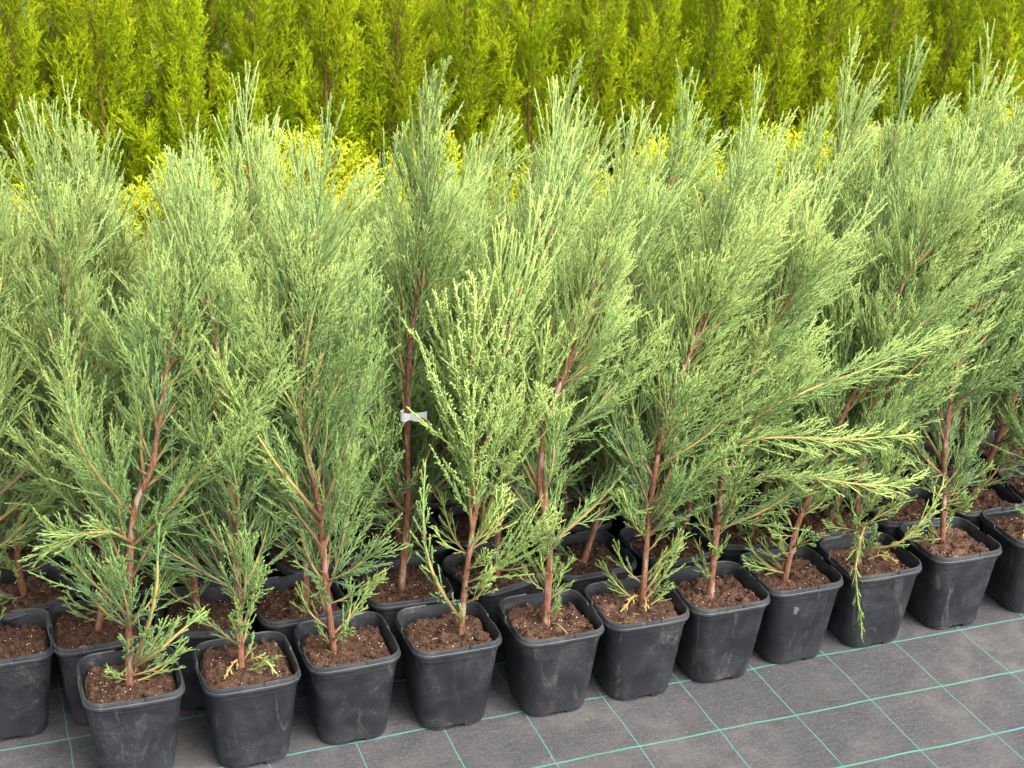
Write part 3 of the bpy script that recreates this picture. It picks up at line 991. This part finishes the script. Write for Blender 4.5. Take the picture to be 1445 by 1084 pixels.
# ------------------------------------------------------------------ golden globe thujas
def globe(x, y, seed, rad, zc):
    rng = random.Random(seed)
    root = empty('golden_globe_thuja', (x, y, 0))
    add_pot(root, seed, False)
    c = Vector((rng.uniform(-.01, .01), rng.uniform(-.01, .01), zc))
    link('trunk', GLO_TRUNK, root)
    n = 52
    for i in range(n):
        zz = 1 - 1.55 * (i + .5) / n
        a = i * 2.39996 + rng.uniform(-.2, .2)
        rr = math.sqrt(max(0, 1 - zz * zz))
        d = Vector((rr * math.cos(a), rr * math.sin(a), zz + .12))
        me = rng.choice(K_GLO)
        sc = rad * rng.uniform(.88, 1.14) / me['length']
        p = c + d * rad * 0.12 - Vector((0, 0, .05 * rr))
        link('branch', me, root, place(p, d, spin=rng.uniform(-.4, .4) + math.pi * 0, scale=sc), (rng.uniform(.3, .7), rng.uniform(.35, .65), 0, 1))
    return root
GLO_TRUNK = trunk_mesh(smooth_path([(0, 0, .135), (.004, .002, .22), (0, .004, .32), (0, 0, .50)], 8), .006, .003, 31)
for r in range(2):
    for k in range(11 + r):
        rg = random.Random(2000 + r * 40 + k)
        x = -1.62 + .30 * k + r * .14 + rg.uniform(-.02, .02)
        y = 1.16 + r * .31 + rg.uniform(-.02, .02)
        o = globe(x, y, 2000 + r * 40 + k, rg.uniform(.165, .20), ({1: .51, 2: .55, 4: .47, 5: .51, 6: .50, 8: .56}.get(k, .40) if r == 0 else .40) + rg.uniform(-.02, .03))
        tag(o, 'round golden-yellow globe thuja in the %s' % ('row directly behind the junipers' if r == 0 else 'row right before the tall thujas'), 'thuja',
            'golden globe thujas, %s row' % ('near' if r == 0 else 'far'))

# ------------------------------------------------------------------ tall thujas
THU_TR = []
for k in range(4):
    rp = random.Random(800 + k)
    h = 1.12
    p = smooth_path([(0, 0, .135), (rp.uniform(-.01, .01), rp.uniform(-.01, .01), .4), (rp.uniform(-.012, .012), rp.uniform(-.012, .012), .7), (0, 0, h)], 16)
    THU_TR.append((p, trunk_mesh(p, .005, .0012, 820 + k, M_RUST)))
def thuja(x, y, seed, h, n=46):
    rng = random.Random(seed)
    root = empty('column_thuja', (x, y, 0), rng.uniform(0, 6.28))
    add_pot(root, seed, False)
    P, tm = THU_TR[seed % 4]
    link('trunk', tm, root)
    sc0 = h / 1.25
    root.scale = (1, 1, 1)
    L = float(np.linalg.norm(np.diff(P, axis=0), axis=1).sum())
    az = rng.uniform(0, 6.28)
    yb = rng.uniform(.25, .5)
    vb = rng.uniform(.35, .65)
    def put(me, p, d, s, yv):
        link('branch', me, root, place(p, d, spin=rng.uniform(-.9, .9), scale=s), (max(0, min(1, yv)), vb + rng.uniform(-.12, .12), 0, 1))
    for i in range(n):
        t = (i + rng.random()) / n
        p, T = sample(P, .05 + (L * sc0 - .10) * t)
        az += 2.4 + rng.uniform(-.4, .4)
        ang = lerp(.60, .40, t) * rng.uniform(.8, 1.2)
        d = Vector((math.cos(az) * math.sin(ang), math.sin(az) * math.sin(ang), math.cos(ang)))
        me = rng.choice(K_THU)
        put(me, p, d, lerp(1.12, .68, t) * rng.uniform(.8, 1.15), yb + rng.uniform(-.12, .12) + .15 * t)
    for k in range(2):
        p, T = sample(P, L * sc0 - .03 - k * .08)
        put(rng.choice(K_THUTOP), p, Vector((rng.uniform(-.08, .08), rng.uniform(-.08, .08), 1)), rng.uniform(.75, .95), yb + .2)
    return root
for r in range(5):
    yy = 2.02 + .26 * r
    xl, xr = -1.95, .85 + .82 * (yy - 1.0)
    n = int((xr - xl) / 0.2)
    for k in range(n):
        rg = random.Random(3000 + r * 60 + k)
        x = xl + 0.2 * k + (r % 2) * .11 + rg.uniform(-.025, .025)
        o = thuja(x, yy + rg.uniform(-.03, .03), 3000 + r * 60 + k, rg.uniform(1.0, 1.25), (46, 42, 30, 26, 26)[r])
        nm = ['first', 'second', 'third', 'fourth', 'fifth'][r]
        tag(o, 'tall feathery yellow-green column thuja in the %s row behind the globes' % nm, 'thuja', 'column thujas, %s row' % nm)

# ------------------------------------------------------------------ small things
def plant_label(name, loc, az, length, height, ring, label):
    """a plastic strip looped round a stem with its end sticking out"""
    pts = []
    n = 14
    for i in range(n):
        a = i / (n - 1) * 2 * math.pi * 0.92
        pts.append((ring * math.cos(a), ring * math.sin(a)))
    ex, ey = pts[-1]
    for i in range(1, 7):
        u = i / 6
        pts.append((ex + length * u, ey - 0.004 * math.sin(u * 3.1)))
    V, F = [], []
    for side in (0, 1):
        for i, (x, y) in enumerate(pts):
            u = max(0, (i - n + 1) / 6)
            nrm = 0.00035 if side else 0.0
            tw = 0.003 * u
            hh = height * (1 - 0.25 * (1 if n - 2 <= i <= n else 0))
            V += [(x, y - nrm, -hh / 2 + tw * 1.2), (x, y - nrm, hh / 2 + tw)]
    m = len(pts)
    for i in range(m - 1):
        a = i * 2
        F.append((a, a + 2, a + 3, a + 1))
        b = 2 * m + i * 2
        F.append((b, b + 1, b + 3, b + 2))
        F.append((a, b, b + 2, a + 2))
        F.append((a + 1, a + 3, b + 3, b + 1))
    F.append((0, 1, 2 * m + 1, 2 * m))
    e = (m - 1) * 2
    F.append((e, 2 * m + e, 2 * m + e + 1, e + 1))
    o = link(name, py_mesh('label_strip', V, F, [M_WHITE], False))
    o.location = loc
    o.rotation_euler = (0, 0, az)
    tag(o, label, 'plant label')
    return o
plant_label('plant_label', (-1.054, .207, .492), R(-22), .030, .0165, .0085, 'white plastic label strip looped round a bare dark juniper stem')

# withered sprigs, a clod and a splash on the front pots
def sprig(idx, pts, seed, mats, **kw):
    o, x, y = FRONT_OBJ[idx]
    P = smooth_path([(a - x, b - y, c) for a, b, c in pts], 8)
    q = dict(l2=.011, l2tip=.006, sp2=.0065, sp3=.005, l3=.008, l4=.004, r0=.0008, r2=.0010, whip=.012, s0=.1, nub=.004, a2=(.5, 1.0))
    q.update(kw)
    b = link('withered_sprig', branch_mesh('withered_sprig_mesh', P, seed, mats=mats, **q), o, None, (.6, .5, 0, 1))
    b['label'] = 'dry straw-yellow sprig'
    return b
DRY = (M_DEAD, M_DEAD)
sprig(1, [(-1.377, .050, .165), (-1.388, .036, .172), (-1.400, .024, .166), (-1.410, .010, .160)], 951, DRY)
sprig(1, [(-1.368, .040, .165), (-1.350, .024, .180), (-1.337, .010, .172), (-1.330, -.002, .162)], 952, (M_TWIG, M_JUN))
sprig(5, [(-.672, .040, .168), (-.690, .030, .174), (-.706, .018, .166), (-.720, .012, .160)], 953, DRY)
sprig(5, [(-.668, .030, .166), (-.672, .012, .172), (-.680, -.006, .164)], 954, DRY)
sprig(8, [(-.200, .040, .166), (-.186, .026, .180), (-.170, .016, .176), (-.158, .010, .166)], 955, DRY)
sprig(10, [(.178, .060, .166), (.160, .045, .176), (.140, .032, .166)], 956, DRY)
sprig(4, [(-.850, .0, .166), (-.846, -.016, .170), (-.838, -.030, .162)], 957, (M_CHIP, M_CHIP), sp2=.012)

def lump(o, loc, r, seed, mat, name):
    rng = random.Random(seed)
    V, F = [], []
    n, m = 9, 6
    for j in range(m + 1):
        th = math.pi * j / m
        for i in range(n):
            ph = 2 * math.pi * i / n
            d = Vector((math.sin(th) * math.cos(ph), math.sin(th) * math.sin(ph), math.cos(th) * .75))
            k = r * (1 + .45 * noise.noise(d * 1.6 + Vector((seed, 0, 0))) + .2 * noise.noise(d * 5))
            V.append(tuple(d * k))
    for j in range(m):
        for i in range(n):
            F.append((j * n + i, (j + 1) * n + i, (j + 1) * n + (i + 1) % n, j * n + (i + 1) % n))
    c = link(name, py_mesh('clod_mesh', V, F, [mat], False), o)
    c.location = loc
    return c
for idx, px, py, rr, sd in ((5, -.711, .047, .010, 3), (3, -.975, .010, .011, 4), (2, -1.165, .02, .009, 5), (2, -1.235, .0, .008, 6), (0, -1.53, .01, .009, 7),
                            (6, -.49, .0, .007, 8), (9, .03, .03, .008, 9), (4, -.81, .01, .007, 10)):
    o, x, y = FRONT_OBJ[idx]
    lump(o, (px - x, py - y, .156), rr, sd, M_CLOD if idx in (5, 9) else M_SOIL, 'clod')

def splash(idx, cx, cz, r, seed):
    o, x, y = FRONT_OBJ[idx]
    rng = random.Random(seed)
    V, F = [], []
    def on(px, pz):
        h = .0640 + (pz - .060) / .055 * .0055 if pz < .115 else .0695 + (pz - .115) / .028 * .0027
        return (px, -(h + .0012 * (1 - (px / .04) ** 2) + .0006), pz)
    n = 22
    V.append(on(cx, cz))
    for ring in (.55, 1.0):
        for i in range(n):
            a = i / n * 6.2832
            k = r * ring * (1 + .5 * noise.noise(Vector((math.cos(a) * 1.7, math.sin(a) * 1.7, seed))) + .25 * rng.uniform(-1, 1))
            V.append(on(cx + k * math.cos(a) * .8, cz + k * math.sin(a) * 1.1))
    for i in range(n):
        F.append((0, 1 + i, 1 + (i + 1) % n))
        F.append((1 + i, 1 + n + i, 1 + n + (i + 1) % n, 1 + (i + 1) % n))
    for f in range(5):
        a, d0 = rng.uniform(0, 6.28), rng.uniform(1.2, 1.9) * r
        b = len(V)
        px, pz, q = cx + d0 * math.cos(a), cz + d0 * math.sin(a), r * rng.uniform(.08, .2)
        V += [on(px - q, pz), on(px, pz - q), on(px + q, pz), on(px, pz + q)]
        F.append((b, b + 1, b + 2, b + 3))
    c = link('splash', py_mesh('splash_mesh', V, F, [M_SPLASH], True), o)
    c['label'] = 'dried whitish splash'
M_SPLASH = plain('dried_whitish_splash', (.085, .085, .095), .9, .95, 900)
splash(7, -.024, .123, .0068, 5)
